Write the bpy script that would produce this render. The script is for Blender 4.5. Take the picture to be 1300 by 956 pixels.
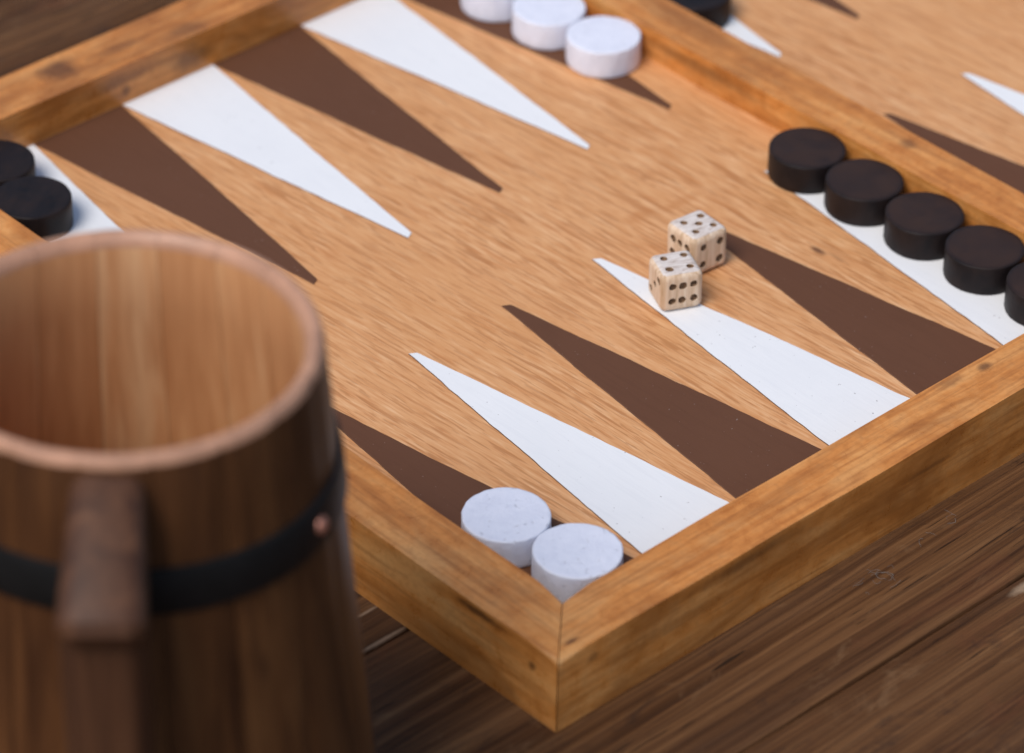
import bpy, bmesh, math, random
from mathutils import Vector, Matrix, noise

# ------------------------------------------------------------------ scene basics
sc = bpy.context.scene
for o in list(bpy.data.objects):
    bpy.data.objects.remove(o)
C = sc.collection
U = 0.04                 # one board column = 40 mm
Z0 = 0.367               # table top lies 0.367 columns below the playing surface; table top is world z = 0

# camera
cam_d = bpy.data.cameras.new('camera')
cam = bpy.data.objects.new('camera', cam_d)
C.objects.link(cam)
sc.camera = cam
cr = Vector((0.73311055, -0.67995612, 0.01444263))
cu = Vector((0.38257889, 0.42985763, 0.81783606))
cf = Vector((0.56230091, 0.5940388, -0.57527002))
cpos = Vector((-15.89489768, -16.18313016, 18.46596457 + Z0)) * U
cam.matrix_world = Matrix(((cr.x, cu.x, -cf.x, cpos.x), (cr.y, cu.y, -cf.y, cpos.y), (cr.z, cu.z, -cf.z, cpos.z), (0, 0, 0, 1)))
cam_d.sensor_width = 36
cam_d.sensor_fit = 'HORIZONTAL'
cam_d.lens = 5162.14 / 1300 * 36
cam_d.shift_x = 4.4 / 1300
cam_d.shift_y = (433.5 + 1.09 - 478) / 1300
cam_d.clip_start = 0.01
cam_d.clip_end = 100
cam_d.dof.use_dof = True
cam_d.dof.focus_distance = 31.1 * U
cam_d.dof.aperture_fstop = 9.4

# sky and sun (bright open shade: soft light from the left of the board)
SUN_AZ, SUN_EL = math.radians(188), math.radians(56)     # direction towards the sun, from +X towards +Y
w = bpy.data.worlds.new('World')
sc.world = w
w.use_nodes = True
wn = w.node_tree.nodes
sky = wn.new('ShaderNodeTexSky')
sky.sky_type = 'NISHITA'
sky.sun_disc = False
sky.sun_elevation = SUN_EL
sky.sun_rotation = math.pi / 2 - SUN_AZ
sky.air_density = 1.0
sky.dust_density = 2.0
sky.ozone_density = 1.0
bg = wn['Background']
bg.inputs[1].default_value = 0.085
w.node_tree.links.new(sky.outputs[0], bg.inputs[0])
sun_d = bpy.data.lights.new('sun', 'SUN')
sun_d.energy = 1.5
sun_d.angle = math.radians(30)
sun_d.color = (1.0, 0.955, 0.91)
sun = bpy.data.objects.new('sun', sun_d)
C.objects.link(sun)
sd = Vector((math.cos(SUN_EL) * math.cos(SUN_AZ), math.cos(SUN_EL) * math.sin(SUN_AZ), math.sin(SUN_EL)))
sun.rotation_euler = sd.to_track_quat('Z', 'Y').to_euler()
sun.location = sd * 3

sc.render.engine = 'CYCLES'
vs = sc.view_settings
vs.view_transform = 'Standard'
vs.look = 'None'
vs.exposure = 0.60
vs.gamma = 1
vs.use_curve_mapping = False

# ------------------------------------------------------------------ helpers
def obj(name, me, mats, parent=None):
    o = bpy.data.objects.new(name, me)
    C.objects.link(o)
    if mats is not None and not me.materials:
        for m in (mats if isinstance(mats, (list, tuple)) else [mats]):
            me.materials.append(m)
    if parent is not None:
        o.parent = parent
    return o

def empty(name, loc, label, cat, group=None, rz=0):
    o = bpy.data.objects.new(name, None)
    C.objects.link(o)
    o.location = loc
    o.rotation_euler = (0, 0, rz)
    o.empty_display_size = 0.01
    tag(o, label, cat, group)
    return o

def tag(o, label, cat, group=None):
    o['label'] = label
    o['category'] = cat
    if group:
        o['group'] = group
    return o

def mesh_from(bm, smooth=None):
    bmesh.ops.recalc_face_normals(bm, faces=bm.faces[:])
    me = bpy.data.meshes.new('mesh')
    bm.to_mesh(me)
    bm.free()
    if smooth is not None:
        for p in me.polygons:
            p.use_smooth = True
        me.set_sharp_from_angle(angle=math.radians(smooth))
    return me

def W(x, y, z):
    """column units on the playing surface -> metres"""
    return Vector((x * U, y * U, (z + Z0) * U))

class N:
    """small node-graph writer"""
    def __init__(s, name):
        s.m = bpy.data.materials.new(name)
        s.m.use_nodes = True
        s.t = s.m.node_tree
        s.b = s.t.nodes['Principled BSDF']
        s.co = s.add('ShaderNodeTexCoord').outputs['Object']
    def add(s, k, **kw):
        n = s.t.nodes.new(k)
        for a, v in kw.items():
            setattr(n, a, v)
        return n
    def put(s, sock, v):
        if hasattr(v, 'links'):
            s.t.links.new(v, sock)
        else:
            sock.default_value = v
    def math(s, op, a, b=0.0, clamp=False):
        n = s.add('ShaderNodeMath', operation=op, use_clamp=clamp)
        s.put(n.inputs[0], a)
        s.put(n.inputs[1], b)
        return n.outputs[0]
    def vmul(s, v, xyz):
        n = s.add('ShaderNodeVectorMath', operation='MULTIPLY')
        s.put(n.inputs[0], v)
        s.put(n.inputs[1], xyz)
        return n.outputs[0]
    def vadd(s, v, xyz):
        n = s.add('ShaderNodeVectorMath', operation='ADD')
        s.put(n.inputs[0], v)
        s.put(n.inputs[1], xyz)
        return n.outputs[0]
    def rot(s, v, ang):
        n = s.add('ShaderNodeMapping')
        s.put(n.inputs[0], v)
        n.inputs['Rotation'].default_value = ang
        return n.outputs[0]
    def noise(s, v, scale=1, detail=3, rough=.5, dist=0.0, col=False):
        n = s.add('ShaderNodeTexNoise')
        s.put(n.inputs['Vector'], v)
        n.inputs['Scale'].default_value = scale
        n.inputs['Detail'].default_value = detail
        n.inputs['Roughness'].default_value = rough
        n.inputs['Distortion'].default_value = dist
        return n.outputs['Color' if col else 'Fac']
    def voro(s, v, scale=1):
        n = s.add('ShaderNodeTexVoronoi')
        s.put(n.inputs['Vector'], v)
        n.inputs['Scale'].default_value = scale
        return n.outputs['Distance']
    def ramp(s, f, *stops, interp='LINEAR'):
        n = s.add('ShaderNodeValToRGB')
        n.color_ramp.interpolation = interp
        e = n.color_ramp.elements
        while len(e) < len(stops):
            e.new(.5)
        for el, (p, c) in zip(e, stops):
            el.position = p
            el.color = (*c, 1) if isinstance(c, (tuple, list)) else (c, c, c, 1)
        s.put(n.inputs[0], f)
        return n.outputs[0]
    def mix(s, f, a, b, mode='MIX'):
        n = s.add('ShaderNodeMix', data_type='RGBA', blend_type=mode)
        s.put(n.inputs[0], f)
        for i, v in ((6, a), (7, b)):
            s.put(n.inputs[i], (*v, 1) if isinstance(v, tuple) else v)
        return n.outputs[2]
    def rnd(s):
        return s.add('ShaderNodeObjectInfo').outputs['Random']
    def spot(s, c, radii, soft=.5):
        """soft ellipsoid mask at c (metres) with the given radii (metres): a knot or stain"""
        d = s.vadd(s.co, tuple(-v for v in c))
        d = s.vmul(d, tuple(1 / r for r in radii))
        n = s.add('ShaderNodeVectorMath', operation='LENGTH')
        s.put(n.inputs[0], s.vadd(d, s.vmul(s.vadd(s.noise(s.co, 260, 3, .6, col=True), (-.5, -.5, -.5)), (1.1, 1.1, 1.1))))
        m = s.add('ShaderNodeMapRange')
        s.put(m.inputs[0], n.outputs['Value'])
        m.inputs[1].default_value = 1 - soft
        m.inputs[2].default_value = 1 + soft
        m.inputs[3].default_value = 1
        m.inputs[4].default_value = 0
        return m.outputs[0]
    def finish(s, col, rough=.5, bump=None, bstr=.2, bdist=.0003, spec=.5, coat=0):
        s.put(s.b.inputs['Base Color'], (*col, 1) if isinstance(col, tuple) else col)
        s.put(s.b.inputs['Roughness'], rough)
        s.put(s.b.inputs['Specular IOR Level'], spec)
        if coat:
            s.b.inputs['Coat Weight'].default_value = coat
            s.b.inputs['Coat Roughness'].default_value = .25
        if bump is not None:
            n = s.add('ShaderNodeBump')
            n.inputs['Strength'].default_value = bstr
            n.inputs['Distance'].default_value = bdist
            s.put(n.inputs['Height'], bump)
            s.t.links.new(n.outputs[0], s.b.inputs['Normal'])
        return s.m

K = 1 / U                # metres -> column units

# ------------------------------------------------------------------ materials
def mat_floor():
    n = N('veneer')
    q = n.vmul(n.co, (K, K, K))
    q = n.rot(q, (0, 0, math.radians(-2.5)))
    warp = n.vmul(n.vadd(n.noise(n.vmul(q, (.8, .35, 1)), 1, 3, .5, col=True), (-.5, -.5, -.5)), (.16, 0, 0))
    q = n.vadd(q, warp)
    line = n.noise(n.vmul(q, (50, 2.0, 1)), 1, 2, .5, .1)
    fine = n.noise(n.vmul(q, (64, 5, 1)), 1, 2, .5, .2)
    pore = n.noise(n.vmul(q, (34, 1.7, 1)), 1, 2, .45, .05)
    pore2 = n.noise(n.vadd(n.vmul(q, (46, 3.4, 1)), (31.7, 8.3, 2.2)), 1, 2, .45, .1)
    med = n.noise(n.vmul(q, (5, .4, 1)), 1, 4, .6, .3)
    big = n.noise(n.vmul(q, (.9, .5, 1)), 1, 3, .55, .8)
    zone = n.ramp(n.noise(n.vadd(n.vmul(q, (1.5, .35, 1)), (5.1, 9.4, 0)), 1, 4, .6, .5), (.35, .5), (.65, 1))
    mixed = n.math('ADD', n.math('MULTIPLY', line, .5), n.math('MULTIPLY', fine, .5))
    mixed = n.math('ADD', .505, n.math('MULTIPLY', n.math('SUBTRACT', mixed, .505), zone))
    col = n.ramp(mixed, (.38, (.575, .248, .092)), (.47, (.67, .328, .136)), (.54, (.72, .378, .170)), (.63, (.80, .475, .245)))
    col = n.mix(n.ramp(med, (.38, .0), (.7, .4)), col, (.62, .29, .105))
    col = n.mix(n.ramp(big, (.45, .0), (.75, .4)), col, (.62, .275, .095))
    pm = n.math('MAXIMUM', n.ramp(pore, (.575, 0), (.62, 1)), n.ramp(pore2, (.595, 0), (.64, .9)))
    col = n.mix(n.math('MULTIPLY', pm, n.math('MULTIPLY', zone, .8)), col, (.44, .178, .058))
    # orange veins and the small knot in the veneer
    v = n.noise(n.vadd(n.vmul(q, (.75, .42, 1)), (3.7, 1.3, 0)), 1, 2, .4, 1.6)
    vein = n.ramp(n.math('ABSOLUTE', n.math('SUBTRACT', v, .5)), (0, 1), (.02, 0))
    col = n.mix(n.math('MULTIPLY', vein, .12), col, (.52, .19, .05))
    for c, r, k in (((4.93, 2.16, 0), (.032, .07, 1), .85), ((4.97, 1.98, 0), (.02, .10, 1), .35)):
        col = n.mix(n.math('MULTIPLY', n.spot(W(*c), tuple(a * U for a in r)), k), col, (.12, .045, .02))
    for c, r in (((5.03, 4.0, 0), (.05, .16, 1)), ((4.92, 3.72, 0), (.035, .2, 1)), ((4.2, 3.5, 0), (.16, .06, 1)), ((4.6, 3.42, 0), (.22, .05, 1)), ((4.85, 3.2, 0), (.04, .2, 1))):
        col = n.mix(n.math('MULTIPLY', n.spot(W(*c), tuple(a * U for a in r)), .5), col, (.52, .205, .062))
    h = n.math('SUBTRACT', fine, n.math('MULTIPLY', pm, .8))
    return n.finish(col, n.ramp(fine, (.3, .55), (.7, .42)), h, .28, .0002, .35)

def mat_rail(axis, spots=()):
    n = N('stained_pine')
    q = n.vmul(n.co, (K, K, K))
    st = (.55, 7, 7) if axis == 'x' else (7, .55, 7)
    st2 = (1.2, 26, 26) if axis == 'x' else (26, 1.2, 26)
    st3 = (.5, 1.6, 1.6) if axis == 'x' else (1.6, .5, 1.6)
    g = n.noise(n.vmul(q, st), 1, 4, .6, .5)
    f = n.noise(n.vmul(q, st2), 1, 3, .6, .2)
    b = n.noise(n.vmul(q, st3), 1, 4, .6, .7)
    mot = n.noise(q, 5.5, 4, .65, .3)
    pe = n.noise(q, 21, 3, .6, .2)
    col = n.ramp(n.math('ADD', n.math('MULTIPLY', g, .6), n.math('MULTIPLY', mot, .4)), (.34, (.45, .148, .026)), (.48, (.64, .248, .057)), (.62, (.75, .345, .105)))
    col = n.mix(n.ramp(b, (.48, 0), (.68, .8)), col, (.27, .088, .016))
    col = n.mix(n.ramp(b, (.28, .65), (.45, 0)), col, (.76, .40, .14))
    col = n.mix(n.ramp(mot, (.54, 0), (.78, .4)), col, (.27, .09, .018))
    col = n.mix(n.ramp(pe, (.48, 0), (.75, .35)), col, (.36, .13, .026))
    col = n.mix(n.ramp(f, (.48, 0), (.68, .5)), col, (.30, .10, .02))
    # stain worn thin along the rounded arrises; lit-edge highlight also painted into the colour
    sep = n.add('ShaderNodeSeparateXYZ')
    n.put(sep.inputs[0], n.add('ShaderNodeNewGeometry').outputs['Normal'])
    worn_lit_edge = n.ramp(sep.outputs[2], (.25, 0), (.6, 1), (.8, 1), (.97, 0))
    worn_lit_edge = n.math('MULTIPLY', worn_lit_edge, n.ramp(n.noise(q, 2.4, 4, .6), (.3, .12), (.65, .7)))
    col = n.mix(worn_lit_edge, col, (.80, .47, .20))
    for c, r, k in spots:
        col = n.mix(n.math('MULTIPLY', n.spot(W(*c), tuple(a * U for a in r)), k), col, (.075, .028, .010))
    rough = n.ramp(mot, (.3, .24), (.7, .42))
    hh = n.math('ADD', n.math('MULTIPLY', f, .5), mot)
    return n.finish(col, rough, hh, .14, .0004, .42)

def mat_paint(name, base, dark, rough, speck):
    n = N(name)
    q = n.vmul(n.co, (K, K, K))
    gr = n.noise(n.vmul(q, (30, 2.2, 1)), 1, 4, .6, .3)
    pit = n.noise(q, 34, 2, .5)
    cl = n.noise(q, 1.7, 4, .6)
    col = n.mix(n.ramp(gr, (.5, 0), (.85, .5)), base, dark)
    col = n.mix(n.ramp(cl, (.4, 0), (.8, .3)), col, dark)
    sp = n.ramp(pit, (.735, 0), (.76, 1))
    col = n.mix(n.math('MULTIPLY', sp, .7), col, speck)
    h = n.math('SUBTRACT', n.math('ADD', n.math('MULTIPLY', gr, .8), n.math('MULTIPLY', n.noise(q, 18, 3, .6), .4)), n.math('MULTIPLY', sp, .8))
    return n.finish(col, rough, h, .3, .0002, .16)

def mat_white_checker():
    n = N('white_checker_paint')
    q = n.vadd(n.vmul(n.co, (K, K, K)), n.vmul(n.add('ShaderNodeCombineXYZ').outputs[0], (1, 1, 1)))
    r = n.rnd()
    cx = n.add('ShaderNodeCombineXYZ')
    n.put(cx.inputs[0], n.math('MULTIPLY', r, 37.0))
    n.put(cx.inputs[1], n.math('MULTIPLY', r, 11.0))
    q = n.vadd(q, cx.outputs[0])
    a = n.noise(q, 9, 5, .7)
    p = n.noise(q, 20, 3, .55)
    col = n.ramp(a, (.3, (.70, .72, .82)), (.5, (.745, .765, .86)), (.7, (.775, .79, .88)))
    sp = n.ramp(p, (.64, 0), (.70, 1))
    col = n.mix(n.math('MULTIPLY', sp, .35), col, (.44, .42, .47))
    h = n.math('SUBTRACT', n.noise(q, 15, 6, .72), n.math('MULTIPLY', sp, .6))
    return n.finish(col, .65, h, .6, .0006, .25)

def mat_black_checker(worn):
    n = N('black_checker_paint')
    r = n.rnd()
    cx = n.add('ShaderNodeCombineXYZ')
    n.put(cx.inputs[0], n.math('MULTIPLY', r, 37.0))
    n.put(cx.inputs[1], n.math('MULTIPLY', r, 17.0))
    q = n.vadd(n.vmul(n.co, (K, K, K)), cx.outputs[0])
    a = n.noise(n.vmul(q, (2, 7, 3)), 1, 5, .65, .4)
    b = n.noise(q, 4, 4, .6)
    s = n.noise(n.vmul(q, (3, 24, 12)), 1, 3, .6, 1.5)
    col = n.ramp(a, (.3, (.006, .005, .006)), (.7, (.020, .013, .012)))
    col = n.mix(n.ramp(b, (.45, 0), (.75, .6)), col, (.030, .017, .013))
    col = n.mix(n.ramp(s, (.70, 0), (.78, .5)), col, (.08, .07, .075))
    if worn:             # the top faces are rubbed through to brown
        sep = n.add('ShaderNodeSeparateXYZ')
        n.put(sep.inputs[0], n.co)
        top = n.ramp(n.math('MULTIPLY', sep.outputs[2], 1 / (.262 * U)), (.985, 0), (.999, 1))
        rad = n.add('ShaderNodeVectorMath', operation='LENGTH')
        n.put(rad.inputs[0], n.vmul(n.co, (K / .324, K / .324, 0)))
        inner = n.ramp(rad.outputs['Value'], (.86, 1), (.97, .25))
        col = n.mix(n.math('MULTIPLY', n.math('MULTIPLY', top, inner), n.ramp(b, (.3, .55), (.65, 1))), col, (.040, .021, .015))
    return n.finish(col, n.ramp(b, (.3, .44), (.7, .6)), n.math('ADD', a, n.math('MULTIPLY', b, .5)), .22, .0005, .2)

def mat_die(name, end):
    n = N(name)
    q = n.vmul(n.co, (K, K, K))
    if end:
        g = n.noise(n.vmul(q, (7, 34, 5)), 1, 4, .65, .8)
        col = n.ramp(g, (.32, (.38, .29, .24)), (.45, (.62, .53, .47)), (.66, (.78, .72, .67)))
    else:
        g = n.noise(n.vmul(q, (22, 22, 1.8)), 1, 4, .6, .5)
        col = n.ramp(g, (.3, (.48, .32, .19)), (.5, (.69, .50, .34)), (.7, (.79, .63, .47)))
    return n.finish(col, .62, g, .5, .0004, .3)

def mat_table():
    n = N('weathered_plank')
    r = n.rnd()
    cx = n.add('ShaderNodeCombineXYZ')
    n.put(cx.inputs[0], n.math('MULTIPLY', r, 90.0))
    n.put(cx.inputs[2], n.math('MULTIPLY', r, 31.0))
    q = n.vadd(n.vmul(n.co, (K, K, K)), cx.outputs[0])
    wq = n.vadd(q, n.vmul(n.vadd(n.noise(n.vmul(q, (.12, .4, 1)), 1, 3, .5, col=True), (-.5, -.5, -.5)), (0, .4, 0)))
    g = n.noise(n.vmul(wq, (.13, 10, 1)), 1, 5, .7, .12)
    f = n.noise(n.vmul(wq, (.5, 38, 4)), 1, 4, .7, .2)
    b = n.noise(n.vmul(q, (.35, .9, 1)), 1, 5, .65, .6)
    mot = n.noise(n.vmul(q, (1.6, 3.6, 1)), 1, 6, .72, .5)
    red = n.noise(n.vmul(q, (.8, 2.2, 1)), 1, 5, .7, .8)
    chk = n.noise(n.vmul(wq, (1.3, 26, 1)), 1, 2, .5, .1)
    col = n.ramp(g, (.30, (.036, .0145, .006)), (.45, (.090, .039, .0155)), (.55, (.135, .061, .024)), (.70, (.20, .098, .040)))
    col = n.mix(n.ramp(f, (.48, 0), (.68, .6)), col, (.038, .018, .011))
    col = n.mix(n.ramp(b, (.48, 0), (.74, .35)), col, (.115, .066, .040))
    col = n.mix(n.ramp(red, (.55, 0), (.72, .6)), col, (.135, .050, .022))
    col = n.mix(n.ramp(mot, (.58, 0), (.74, .6)), col, (.22, .125, .062))
    col = n.mix(n.ramp(mot, (.28, .7), (.43, 0)), col, (.028, .016, .012))
    ck = n.ramp(chk, (.68, 0), (.73, 1))
    col = n.mix(n.math('MULTIPLY', ck, .8), col, (.012, .008, .006))
    for c, r in (((3.22, -1.60, -Z0), (.13, .035, .5)), ((-.75, 1.115, -Z0), (.22, .012, .5)), ((-.62, 1.43, -Z0), (.12, .012, .5))):
        col = n.mix(n.math('MULTIPLY', n.spot(W(*c), tuple(a * U for a in r)), .8), col, (.36, .25, .16))
    h = n.math('ADD', n.math('MULTIPLY', g, 1.2), n.math('MULTIPLY', f, .7))
    h = n.math('SUBTRACT', h, n.math('MULTIPLY', ck, 1.0))
    return n.finish(col, n.ramp(mot, (.3, .5), (.7, .68)), h, .6, .0009, .10)

def mat_mug(name, stops, rough, streak, rs=1.0):
    n = N(name)
    r = n.rnd()
    cx = n.add('ShaderNodeCombineXYZ')
    n.put(cx.inputs[0], n.math('MULTIPLY', r, 70.0))
    n.put(cx.inputs[1], n.math('MULTIPLY', r, 23.0))
    q = n.vadd(n.vmul(n.co, (K, K, K)), cx.outputs[0])
    g = n.noise(n.vmul(q, (5, 5, .22)), 1, 4, .6, .6)
    f = n.noise(n.vmul(q, (16, 16, .5)), 1, 3, .6, .3)
    t = n.math('ADD', n.math('MULTIPLY', g, .75), n.math('MULTIPLY', n.math('SUBTRACT', r, .33), .42 * rs))
    col = n.ramp(t, *stops)
    col = n.mix(n.ramp(f, (.48, 0), (.72, .6)), col, streak)
    return n.finish(col, rough, f, .2, .0004, .25)

def mat_plain(name, col, rough, metal=0.0, vary=.3, scale=300, bstr=.15):
    n = N(name)
    a = n.noise(n.co, scale, 4, .6)
    c = n.mix(n.ramp(a, (.35, 0), (.7, 1)), tuple(v * (1 - vary) for v in col), col)
    n.b.inputs['Metallic'].default_value = metal
    return n.finish(c, rough, a, bstr, .0003, .4)

M_floor = mat_floor()
M_white = mat_paint('white_paint', (.81, .815, .815), (.71, .72, .735), .5, (.25, .22, .22))
M_brown = mat_paint('brown_paint', (.128, .055, .029), (.098, .041, .021), .6, (.26, .19, .16))
M_outline = mat_plain('dark_outline', (.16, .075, .035), .7)  # dark brown for the sloping edges around each painted triangle
M_wchk = mat_white_checker()
M_bchk = mat_black_checker(False)
M_bchk_worn = mat_black_checker(True)
M_die = mat_die('die_side_grain', False)
M_die_end = mat_die('die_end_grain', True)
M_pip = mat_plain('drilled_pip', (.30, .175, .095), .8, 0, .65, 900)
M_table = mat_table()
M_mug_out = mat_mug('stained_stave', ((.22, (.042, .0150, .0055)), (.42, (.100, .039, .0135)), (.62, (.165, .071, .025))), .45, (.040, .0155, .0075), .32)
M_mug_in = mat_mug('bare_stave', ((.20, (.49, .222, .092)), (.42, (.60, .298, .132)), (.64, (.71, .44, .235))), .55, (.43, .185, .072), .5)
M_rim = mat_plain('bare_rim', (.55, .295, .185), .4, 0, .25, 120)
M_handle = mat_mug('stained_handle', ((.25, (.05, .021, .011)), (.45, (.105, .046, .023)), (.65, (.17, .080, .039))), .45, (.035, .016, .011), .2)
M_band = mat_plain('black_iron', (.010, .010, .0105), .5, 0, .3, 150)
M_band.node_tree.nodes['Principled BSDF'].inputs['Specular IOR Level'].default_value = .2
M_copper = mat_plain('copper', (.60, .27, .19), .38, .6)
M_lint = mat_plain('lint', (.20, .19, .18), .9)

# ------------------------------------------------------------------ table of planks
table = empty('table', W(0, 0, -Z0), 'dark weathered wooden table top of long planks under the board and mug', 'table')
rng = random.Random(4)
PW = 2.59
def plank(y0, y1, x0, x1, seed):
    r_ = random.Random(seed)
    nx, g = 90, .007
    bm = bmesh.new()
    # cross-section: rounded long edges, soft cupping
    sec = []
    wd = y1 - y0 - 2 * g
    for t, dz in ((0, -.5), (0, -.035), (.005, -.010), (.014, 0), (.2, .004), (.5, .006), (.8, .004), (.986, 0), (.995, -.010), (1, -.035), (1, -.5)):
        sec.append((t, dz))
    rows = []
    for i in range(nx + 1):
        x = x0 + (x1 - x0) * i / nx
        row = []
        for k, (t, dz) in enumerate(sec):
            y = y0 + g + wd * t
            e = noise.noise(Vector((x * .9, y0 * 3 + t * 2, seed))) * .008
            e2 = noise.noise(Vector((x * 3.1, y0 * 3 + t * 2, seed + 9))) * .006
            dy = (e + e2) if t in (0, 1, .005, .995) else 0
            chip = 0
            if .005 < t < .03 or .97 < t < .995:
                chip = -max(0, noise.noise(Vector((x * 1.7, seed * 2.3 + t * 9, 4)))) * .035
            zz = dz + chip + (noise.noise(Vector((x * .3, y * .8, seed))) * .006 if dz > -.1 else 0)
            row.append(bm.verts.new(Vector((x, y + dy, zz)) * U))
        rows.append(row)
    for a, b in zip(rows, rows[1:]):
        for k in range(len(sec) - 1):
            bm.faces.new((a[k], b[k], b[k + 1], a[k + 1]))
        bm.faces.new((a[-1], b[-1], b[0], a[0]))
    bm.faces.new(rows[0])
    bm.faces.new(rows[-1][::-1])
    o = obj('plank', mesh_from(bm, 40), M_table, table)
    return o
seams = [-1.5 + PW * k for k in range(-5, 9)]
for k, y in enumerate(seams[:-1]):
    plank(y, y + PW + .0, -22, 30, k + 1)
# dark batten under the joints so that no gap looks through to nothing
bm = bmesh.new()
bmesh.ops.create_cube(bm, size=1, matrix=Matrix.Translation(Vector((4, 3, -.62)) * U) @ Matrix.Diagonal((48 * U, 32 * U, .2 * U, 1)))
obj('underboard', mesh_from(bm), M_table, table)

# ------------------------------------------------------------------ backgammon board
X0L, WI, BW = 0.0, 6.014, 0.453
RW, RWL, RWB = .493, .512, .532
LY = 7.686
HF, HB, HBAR = .287, .379, .318
XR = WI + BW                      # left edge of the far half
XE = XR + WI                      # inside of the right rail
board = empty('backgammon_board', W(0, 0, -Z0), 'open wooden backgammon board with brown and white painted points on the table', 'game board')

def rail(p, zb, zt, spots, axis, seg=26, bev=.045, seed=0):
    """p: four plan corners (inner start, inner end, outer end, outer start); zt: top heights at start and end"""
    bm = bmesh.new()
    a, b, c, d = [Vector(v) for v in p]
    rings = []
    for i in range(seg + 1):
        t = i / seg
        inn, out = a.lerp(b, t), d.lerp(c, t)
        z = zt[0] + (zt[1] - zt[0]) * t
        wob = lambda s: noise.noise(Vector((inn.x * .8 + s * 5, inn.y * .8, seed * 3.7 + s))) * .013
        ends = (0 < i < seg)
        ring = []
        for s, (q, zz) in enumerate(((inn, zb), (inn, z), (out, z), (out, zb))):
            dd = (inn - out).normalized() * (wob(s) if ends and s in (1, 2) else 0)
            ring.append(bm.verts.new(W(q.x + dd.x, q.y + dd.y, zz + (wob(s + 4) * .6 if ends and s in (1, 2) else 0))))
        rings.append(ring)
    for r0, r1 in zip(rings, rings[1:]):
        for s in range(4):
            bm.faces.new((r0[s], r1[s], r1[(s + 1) % 4], r0[(s + 1) % 4]))
    bm.faces.new(rings[0])
    bm.faces.new(rings[-1][::-1])
    bm.edges.ensure_lookup_table()
    es = []
    for r0, r1 in zip(rings, rings[1:]):
        for s in (1, 2):
            es.append(bm.edges.get((r0[s], r1[s])))
    for ring in (rings[0], rings[-1]):
        for s in range(1, 2):
            es.append(bm.edges.get((ring[1], ring[2])))
    bmesh.ops.bevel(bm, geom=es[:-2], offset=bev * U, segments=4, profile=.5, affect='EDGES', clamp_overlap=True)
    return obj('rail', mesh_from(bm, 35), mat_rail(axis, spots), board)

g = .005
ZB = -Z0 + .002
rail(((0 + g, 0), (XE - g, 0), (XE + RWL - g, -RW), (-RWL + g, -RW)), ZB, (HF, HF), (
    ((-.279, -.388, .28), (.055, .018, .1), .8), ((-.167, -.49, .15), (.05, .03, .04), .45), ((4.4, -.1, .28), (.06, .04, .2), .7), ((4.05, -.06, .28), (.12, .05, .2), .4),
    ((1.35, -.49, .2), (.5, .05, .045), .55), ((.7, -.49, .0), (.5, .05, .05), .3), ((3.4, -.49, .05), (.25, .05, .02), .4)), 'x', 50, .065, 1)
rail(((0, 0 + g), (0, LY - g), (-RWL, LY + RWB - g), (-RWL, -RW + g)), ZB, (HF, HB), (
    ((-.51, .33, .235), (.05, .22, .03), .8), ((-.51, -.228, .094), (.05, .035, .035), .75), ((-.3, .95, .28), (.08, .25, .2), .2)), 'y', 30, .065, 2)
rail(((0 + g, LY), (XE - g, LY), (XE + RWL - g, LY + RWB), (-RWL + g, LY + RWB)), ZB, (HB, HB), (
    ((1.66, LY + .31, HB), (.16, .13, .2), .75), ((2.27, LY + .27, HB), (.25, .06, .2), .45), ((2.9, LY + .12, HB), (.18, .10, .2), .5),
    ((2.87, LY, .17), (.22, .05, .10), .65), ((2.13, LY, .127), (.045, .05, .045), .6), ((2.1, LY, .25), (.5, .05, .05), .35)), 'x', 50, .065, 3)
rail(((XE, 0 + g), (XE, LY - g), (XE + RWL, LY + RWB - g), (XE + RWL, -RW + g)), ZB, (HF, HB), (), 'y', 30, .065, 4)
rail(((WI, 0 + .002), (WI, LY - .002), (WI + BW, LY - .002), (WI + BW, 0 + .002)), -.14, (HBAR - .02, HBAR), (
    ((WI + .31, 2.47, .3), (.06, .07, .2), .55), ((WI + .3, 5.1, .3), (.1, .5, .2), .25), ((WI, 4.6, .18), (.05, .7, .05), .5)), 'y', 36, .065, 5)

for xa, xb in ((0.001, WI - .001), (XR + .001, XE - .001)):
    bm = bmesh.new()
    bmesh.ops.create_cube(bm, size=1, matrix=Matrix.Translation(W((xa + xb) / 2, LY / 2, -.05)) @ Matrix.Diagonal(((xb - xa) * U, (LY - .002) * U, .1 * U, 1)))
    obj('floor_panel', mesh_from(bm), M_floor, board)

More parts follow.
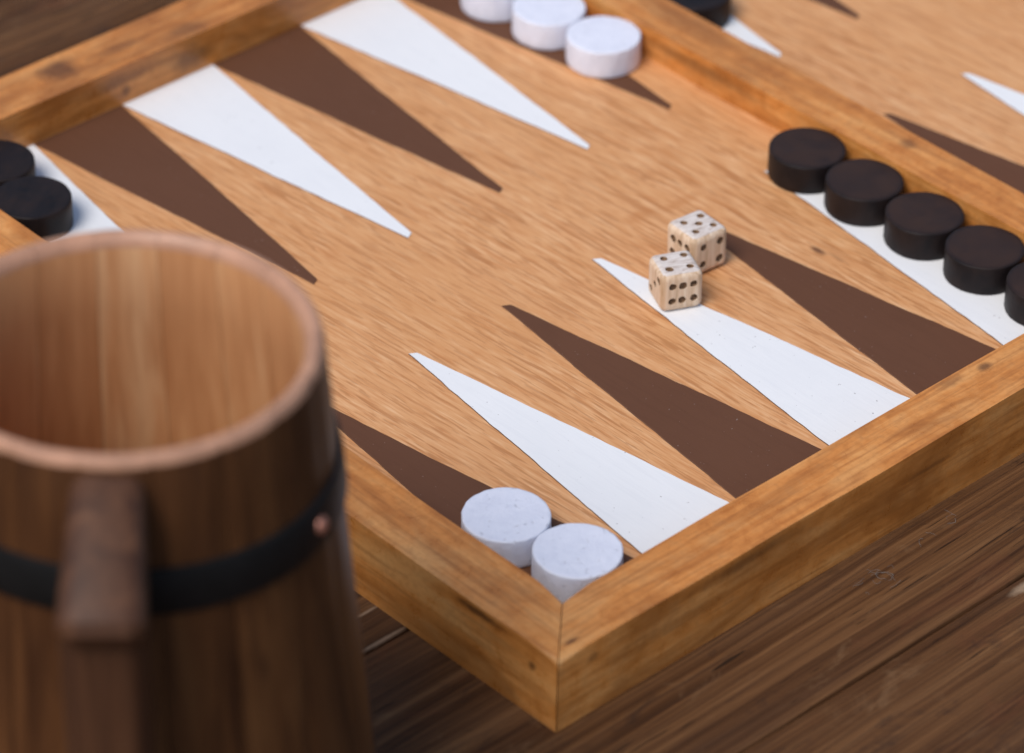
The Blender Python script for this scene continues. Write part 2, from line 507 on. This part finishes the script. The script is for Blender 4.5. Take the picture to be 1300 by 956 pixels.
def triangle(xl, xr, yb, xt, yt, mat, seed):
    """hand-painted point: a thin raised film with slightly wavy edges and a blunt tip"""
    bm = bmesh.new()
    nseg = 60
    th = .006
    s = 1 if yt > yb else -1
    tw = .028 + .012 * noise.noise(Vector((seed * 1.9, 2, 1)))
    amp = .009
    left, right = [], []
    for i in range(nseg + 1):
        t = i / nseg
        y = yb + (yt - yb) * t
        def edge(xb_, xt_, k):
            e = amp * noise.noise(Vector((y * 2.1, seed * 3.3, k))) + .006 * noise.noise(Vector((y * 9, seed * 3.3, k + 5)))
            bow = .02 * math.sin(t * math.pi) * noise.noise(Vector((seed * 1.7, k, 3)))
            return xb_ + (xt_ - xb_) * t + e * min(1, 4 * (1 - t) + .35) + bow
        left.append((edge(xl, xt - tw, 0), y + (s * .02 if i == nseg else 0)))
        right.append((edge(xr, xt + tw, 7), y - (s * .015 if i == nseg else 0)))
    pts = left + right[::-1]
    top, bot = [], []
    for x, y in pts:
        top.append(bm.verts.new(W(x, y, th)))
        bot.append(bm.verts.new(W(x + (.0055 if len(bot) > nseg else -.0055), y, .0006)))
    n_ = nseg + 1
    for i in range(nseg):
        a, b = i, i + 1
        c, d = 2 * n_ - 1 - b, 2 * n_ - 1 - a
        bm.faces.new((top[a], top[b], top[c], top[d]))
    L = len(pts)
    for i in range(L):
        j = (i + 1) % L
        bm.faces.new((top[i], top[j], bot[j], bot[i])).material_index = 1
    return obj('painted_triangle', mesh_from(bm), [mat, M_outline], board)

x0, LF, LB = .007, 3.268, 3.148
seed = 1
tipb = {0: .56, 1: 1.565, 2: 2.58, 3: 3.60, 4: 4.61, 5: 5.585}
baseb = [.14, 1.13, 2.08, 3.09, 4.09, 5.07, 5.99]
for half, xs in ((0, 0.0), (1, XR)):
    for i in range(6):
        seed += 1
        odd = (i + half * 0) % 2
        xt = xs + x0 + i + .5 - (.02 if half == 0 else .07)
        triangle(xs + x0 + i + .004, xs + x0 + i + .996, .003, xt, LF - (.05 if half else .12 if i == 4 else 0), M_white if odd else M_brown, seed)
        seed += 1
        if half == 0:
            l, r_, t_ = baseb[i] + .005, baseb[i + 1] - .005, tipb[i]
        else:
            l, r_, t_ = xs + i + .004, xs + i + .996, xs + i + .45
        triangle(l, r_, LY - .003, t_, LY - LB + (-.03 if half else 0), M_brown if odd else M_white, seed)

# ------------------------------------------------------------------ checkers
def checker_mesh(seed, R=.326, H=.262, rough=.0):
    bm = bmesh.new()
    nseg = 72
    prof = [(0, 0), (R - .012, 0), (R - .003, .006), (R, .016)] + [(R, .016 + (H - .034) * k / 4) for k in range(1, 5)]
    prof += [(R - .001, H - .011), (R - .004, H - .004), (R - .011, H - .0005), (R - .03, H)]
    prof += [(R * .7, H), (R * .35, H), (0, H)]
    rings = []
    for r, z in prof:
        if r == 0:
            rings.append([bm.verts.new((0, 0, z * U))])
            continue
        ring = []
        for k in range(nseg):
            a = 2 * math.pi * k / nseg
            rr = r
            zz = z
            if r > R * .9:
                d = noise.noise(Vector((math.cos(a) * 1.2, math.sin(a) * 1.2, seed))) * .006
                d += noise.noise(Vector((math.cos(a) * 7, math.sin(a) * 7, z * 9 + seed))) * rough
                rr += d
            if z > H * .9:
                zz += noise.noise(Vector((r * 4 * math.cos(a), r * 4 * math.sin(a), seed + 3))) * .003
            ring.append(bm.verts.new((rr * math.cos(a) * U, rr * math.sin(a) * U, zz * U)))
        rings.append(ring)
    for a, b in zip(rings, rings[1:]):
        if len(a) == 1:
            for k in range(nseg):
                bm.faces.new((a[0], b[(k + 1) % nseg], b[k]))
        elif len(b) == 1:
            for k in range(nseg):
                bm.faces.new((a[k], a[(k + 1) % nseg], b[0]))
        else:
            for k in range(nseg):
                bm.faces.new((a[k], a[(k + 1) % nseg], b[(k + 1) % nseg], b[k]))
    return mesh_from(bm, 50)

FT = .0075                                     # checkers stand on the paint film
WG = 'white checkers on the board'
BG = 'black checkers on the board'
white = [
    (.388, 1.012, 'white checker on the brown point, between the left rail and the corner checker'),
    (.485, .352, 'white checker tucked into the mitred corner of the frame'),
    (5.690, 5.480, 'white checker at the open-field end of the white row along the middle bar'),
    (5.660, 6.140, 'white checker in the row along the middle bar, second from its open-field end'),
    (5.640, 6.800, 'white checker in the row along the middle bar, third from its open-field end'),
]
black = [
    (5.685, 3.020, 'black checker at the tip of the white point, farthest of its row from the frame'),
    (5.684, 2.365, 'black checker second from the tip end of the row along the middle bar'),
    (5.685, 1.695, 'black checker in the middle of the row of five along the middle bar'),
    (5.680, 1.035, 'black checker second from the front rail in the row of five'),
    (5.676, .370, 'black checker against the front rail, last of the row of five'),
    (.500, 7.350, 'black checker pushed against the back rail on the corner white point'),
    (.388, 6.710, 'black checker on the corner white point, in front of its black neighbour, by the mug'),
    (6.815, 5.480, 'lone black checker on the far half of the board, behind the middle bar'),
]
rng = random.Random(7)
for lst, mat, grp, rough, nm in ((white, M_wchk, WG, .006, 'white_checker'), (black, M_bchk, BG, .002, 'black_checker')):
    for i, (x, y, lab) in enumerate(lst):
        o = obj(nm, checker_mesh(i * 3 + (50 if mat is M_bchk else 0), .332 if mat is M_wchk and i < 2 else .324, .262, rough), M_bchk_worn if mat is M_bchk and i < 5 else mat)
        o.location = W(x, y, FT)
        o.rotation_euler = (0, 0, rng.uniform(0, 6.28))
        tag(o, lab, 'checker', grp)

# ------------------------------------------------------------------ dice
PIPS = {1: [(0, 0)], 2: [(-1, -1), (1, 1)], 3: [(-1, -1), (0, 0), (1, 1)], 4: [(-1, -1), (1, -1), (-1, 1), (1, 1)],
        5: [(-1, -1), (1, -1), (0, 0), (-1, 1), (1, 1)], 6: [(-1, -1), (0, -1), (1, -1), (-1, 1), (0, 1), (1, 1)]}
def die(loc, rz, faces, S, label, seed):
    """faces: pip numbers for +z, -y, -x, +x, +y, -z"""
    root = empty('wooden_die', loc, label, 'die', 'pair of wooden dice', rz)
    h = S / 2
    bm = bmesh.new()
    bmesh.ops.create_cube(bm, size=S * U, matrix=Matrix.Translation((0, 0, h * U)))
    bmesh.ops.bevel(bm, geom=bm.edges[:], offset=.056 * U, segments=5, profile=.5, affect='EDGES')
    rr = random.Random(seed)
    # slightly out of square, as hand-sawn
    shx, shy = rr.uniform(-.02, .02), rr.uniform(-.02, .02)
    for v in bm.verts:
        v.co.x += shx * v.co.z
        v.co.y += shy * v.co.z
    body = obj('body', mesh_from(bm, 40), None, root)
    body.data.materials.append(M_die)
    body.data.materials.append(M_die_end)
    for p in body.data.polygons:
        p.material_index = 1 if abs(p.normal.z) > .8 else 0
        p.use_smooth = max(abs(c_) for c_ in p.normal) < .985
    frames = {0: (Vector((1, 0, 0)), Vector((0, 1, 0)), Vector((0, 0, 1))), 1: (Vector((1, 0, 0)), Vector((0, 0, 1)), Vector((0, -1, 0))),
              2: (Vector((0, -1, 0)), Vector((0, 0, 1)), Vector((-1, 0, 0))), 3: (Vector((0, 1, 0)), Vector((0, 0, 1)), Vector((1, 0, 0))),
              4: (Vector((-1, 0, 0)), Vector((0, 0, 1)), Vector((0, 1, 0))), 5: (Vector((1, 0, 0)), Vector((0, -1, 0)), Vector((0, 0, -1)))}
    cut = bmesh.new()
    pr, dp, nn = .0335, .030, 14
    for f, num in enumerate(faces):
        ex, ey, ez = frames[f]
        for a, b in PIPS[num]:
            sx = .085 if num != 6 else .088
            c = Vector((0, 0, h)) + ez * h + ex * (a * sx + rr.uniform(-.006, .006)) + ey * (b * .082 * (.8 if num == 6 else 1) + rr.uniform(-.006, .006))
            r_ = pr * rr.uniform(.9, 1.12)
            wb = [rr.uniform(.9, 1.08) for _ in range(nn)]
            ring = lambda rad, dep: [(c + ex * (rad * wb[k] * math.cos(6.28318 * k / nn)) + ey * (rad * wb[k] * math.sin(6.28318 * k / nn)) - ez * dep) * U for k in range(nn)]
            lo = [cut.verts.new(v) for v in ring(r_, dp)]
            hi = [cut.verts.new(v) for v in ring(r_, -.02)]
            cut.faces.new(lo[::-1])
            cut.faces.new(hi)
            for k in range(nn):
                cut.faces.new((lo[k], lo[(k + 1) % nn], hi[(k + 1) % nn], hi[k]))
            # the burnt lining of the drilled hole
            pb = bmesh.new()
            l1 = [pb.verts.new(v) for v in ring(r_ * .97, .004)]
            l2 = [pb.verts.new(v) for v in ring(r_ * .9, dp * .75)]
            ct = pb.verts.new((c - ez * dp * .93) * U)
            for k in range(nn):
                pb.faces.new((l1[k], l1[(k + 1) % nn], l2[(k + 1) % nn], l2[k]))
                pb.faces.new((l2[k], l2[(k + 1) % nn], ct))
            obj('pip', mesh_from(pb, 60), M_pip, root)
    cm = mesh_from(cut)
    cm.materials.append(M_die)
    co = bpy.data.objects.new('cutter', cm)
    C.objects.link(co)
    co.parent = root
    md = body.modifiers.new('holes', 'BOOLEAN')
    md.operation = 'DIFFERENCE'
    md.solver = 'EXACT'
    md.object = co
    bpy.context.view_layer.update()
    dg = bpy.context.evaluated_depsgraph_get()
    nm = bpy.data.meshes.new_from_object(body.evaluated_get(dg))
    body.modifiers.clear()
    body.data = nm
    bpy.data.objects.remove(co)
    return root
die(W(3.555, 2.435, .0075), math.radians(-25.0), (4, 6, 3, 2, 1, 5), .355, 'wooden die with four pips up, leaning corner first on the white point', 3)
die(W(4.065, 2.700, .0075), math.radians(-5.5), (5, 4, 6, 1, 3, 2), .368, 'wooden die with five pips up, on the tip of the brown point', 8)

# ------------------------------------------------------------------ tankard
MX, MY = -3.579, .2946
MB = -Z0
MT = 4.075
Rz = lambda z: 1.258 + (4.0 - z) * .088
mug = empty('wooden_tankard', W(MX, MY, MB), 'brown stave-built wooden tankard with black iron hoop, beside the board', 'mug')
mug_z = lambda z: (z - MB)
TH = .125
NS = 18
def stave_mesh(k):
    bm = bmesh.new()
    da = 2 * math.pi / NS
    prof = []                      # (radius, z, material) from the outer foot up over the rim and down inside
    for i in range(11):
        z = MB + (MT - .07 - MB) * i / 10
        prof.append((Rz(z), z, 0))
    prof += [(Rz(MT) - .004, MT - .035, 2), (Rz(MT) - .022, MT - .010, 2), (Rz(MT) - .055, MT, 2), (Rz(MT) - TH * .62, MT - .008, 2), (Rz(MT) - TH * .86, MT - .035, 2), (Rz(MT) - TH, MT - .085, 2)]
    for i in range(1, 9):
        z = MT - .085 + (MB + .3 - MT + .085) * i / 8
        prof.append((Rz(z) - TH - .02, z, 1))
    prof.append((Rz(MB) - TH - .02, MB, 1))
    na = 8
    cols = []
    for j in range(na + 1):
        t = j / na
        a = (k + t) * da
        edge = .010 if j in (0, na) else (.002 if j in (1, na - 1) else 0)
        tt = min(max(t, .004), .996)
        a = (k + tt) * da
        col = []
        for r, z, m in prof:
            rr = r - (edge if m == 0 else edge * .3 if m == 2 else -edge * .35)
            rr += .004 * noise.noise(Vector((math.cos(a) * 2, math.sin(a) * 2, z)))
            col.append(bm.verts.new(Vector((rr * math.cos(a), rr * math.sin(a), mug_z(z))) * U))
        cols.append(col)
    for a, b in zip(cols, cols[1:]):
        for i in range(len(prof)):
            i2 = (i + 1) % len(prof)
            f = bm.faces.new((a[i], b[i], b[i2], a[i2]))
            f.material_index = prof[i2][2] if i2 else 0
    for c in (cols[0], cols[-1]):
        bm.faces.new(c)
    return mesh_from(bm, 35)
for k in range(NS):
    obj('stave', stave_mesh(k), [M_mug_out, M_mug_in, M_rim], mug)
# bottom disc inside
bm = bmesh.new()
rb = Rz(MB) - TH - .045
bmesh.ops.create_cone(bm, cap_ends=True, segments=48, radius1=rb * U, radius2=rb * U, depth=.16 * U, matrix=Matrix.Translation((0, 0, .20 * U)))
obj('bottom_disc', mesh_from(bm, 40), M_mug_in, mug)
def hoop(z0, z1, a0, tilt):
    # the hoop sits a little askew on the staves
    ta = math.radians(-36)
    dz = lambda a: -tilt * (math.cos(a - ta) + .35)
    bm = bmesh.new()
    n_ = 96
    sec = [(Rz(z0) + .002, z0), (Rz(z0) + .028, z0 + .004), (Rz(z0) + .034, z0 + .02), (Rz(z1) + .034, z1 - .02), (Rz(z1) + .028, z1 - .004), (Rz(z1) + .002, z1)]
    rings = []
    for k in range(n_):
        a = 6.283185 * k / n_
        rings.append([bm.verts.new(Vector(((r - .088 * dz(a)) * math.cos(a), (r - .088 * dz(a)) * math.sin(a), mug_z(z + dz(a)))) * U) for r, z in sec])
    for k in range(n_):
        a, b = rings[k], rings[(k + 1) % n_]
        for i in range(len(sec) - 1):
            bm.faces.new((a[i], b[i], b[i + 1], a[i + 1]))
    o = obj('iron_hoop', mesh_from(bm, 50), M_band, mug)
    # domed copper rivet
    bm = bmesh.new()
    zc = (z0 + z1) / 2 + dz(a0)
    rr = Rz(zc) + .034
    rad = .058
    ez = Vector((math.cos(a0), math.sin(a0), .088)).normalized()
    ex = Vector((-math.sin(a0), math.cos(a0), 0))
    ey = ez.cross(ex)
    cc = Vector((rr * math.cos(a0), rr * math.sin(a0), mug_z(zc)))
    pr = None
    for rd, hh in ((rad, -.01), (rad, .008), (rad * .85, .022), (rad * .5, .034)):
        ring = [bm.verts.new((cc + ex * rd * math.cos(6.283185 * q / 20) + ey * rd * math.sin(6.283185 * q / 20) + ez * hh) * U) for q in range(20)]
        if pr:
            for q in range(20):
                bm.faces.new((pr[q], pr[(q + 1) % 20], ring[(q + 1) % 20], ring[q]))
        pr = ring
    bm.faces.new(pr)
    obj('rivet', mesh_from(bm, 70), M_copper, o)
hoop(3.00, 3.32, math.radians(-68), .055)
hoop(.05, .36, math.radians(-68), 0)
# handle: a chamfered bent bar standing off the staves
HA = math.radians(-132.3)
outl = [(1.22, 3.98), (1.45, 3.90), (1.98, 3.60), (2.10, 3.53), (2.13, 3.45), (2.105, 3.37), (2.03, 3.29), (2.00, 2.4), (1.95, 1.3), (1.88, .75), (1.56, .42), (1.50, .42),
        (1.50, .80), (1.60, 1.0), (1.68, 1.6), (1.66, 2.6), (1.62, 3.1), (1.50, 3.32), (1.28, 3.42), (1.22, 3.42)]
bm = bmesh.new()
L = len(outl)
nrm = []
for i in range(L):
    a, b, c = (Vector(outl[(i + d) % L]) for d in (-1, 0, 1))
    t = ((b - a).normalized() + (c - b).normalized()).normalized()
    nrm.append(Vector((t.y, -t.x)))          # inward for this winding
layers = [(-1, 0, .10), (-1, .022, .055), (-1, .06, .018), (-1, .11, 0), (1, .11, 0), (1, .06, .018), (1, .022, .055), (1, 0, .10)]
sl = []
for s, dw, ins in layers:
    row = []
    for (r, z), nn_ in zip(outl, nrm):
        hw = .225 + .045 * min(1, max(0, (r - 1.3) / .8)) - dw
        px, pz = (r + nn_.x * ins, z + nn_.y * ins) if r > 1.3 else (r, z - (ins if z > 3.6 else 0))
        row.append(bm.verts.new(Vector((px * math.cos(HA) - s * hw * math.sin(HA), px * math.sin(HA) + s * hw * math.cos(HA), mug_z(pz))) * U))
    sl.append(row)
for r0, r1 in zip(sl, sl[1:]):
    for i in range(L):
        j = (i + 1) % L
        bm.faces.new((r0[i], r0[j], r1[j], r1[i]))
bm.faces.new(sl[0])
bm.faces.new(sl[-1][::-1])
obj('handle', mesh_from(bm, 30), M_handle, mug)

# ------------------------------------------------------------------ fluff and crumbs caught on the table boards
def fluff(loc, n_, size, label, seed):
    r_ = random.Random(seed)
    bm = bmesh.new()
    for _ in range(n_):
        p_ = Vector((r_.gauss(0, .25), r_.gauss(0, .12), .012 + abs(r_.gauss(0, .02)))) * size
        d = Vector((r_.uniform(-1, 1), r_.uniform(-1, 1), r_.uniform(-.1, .25))).normalized()
        rad = r_.uniform(.0008, .0016)
        prev = None
        for k in range(8):
            d = (d + Vector((r_.uniform(-1, 1), r_.uniform(-1, 1), r_.uniform(-.5, .3))) * .8).normalized()
            p_ = p_ + d * .045 * size
            p_.z = max(p_.z, .006)
            s_ = d.cross(Vector((0, 0, 1))).normalized() * rad
            up = Vector((0, 0, rad))
            ring = [bm.verts.new((p_ + v) * U) for v in (s_, up, -s_, -up)]
            if prev:
                for q in range(4):
                    bm.faces.new((prev[q], prev[(q + 1) % 4], ring[(q + 1) % 4], ring[q]))
            prev = ring
    o = obj('lint', mesh_from(bm, 60), M_lint)
    o.location = loc
    tag(o, label, 'lint')
fluff(W(2.43, -.80, -Z0 + .006), 14, .36, 'tangled tuft of pale lint on the table plank near the front rail', 2)
fluff(W(3.29, -.72, -Z0 + .006), 5, .4, 'few loose pale fibres on the table plank, away from the lint tuft', 5)
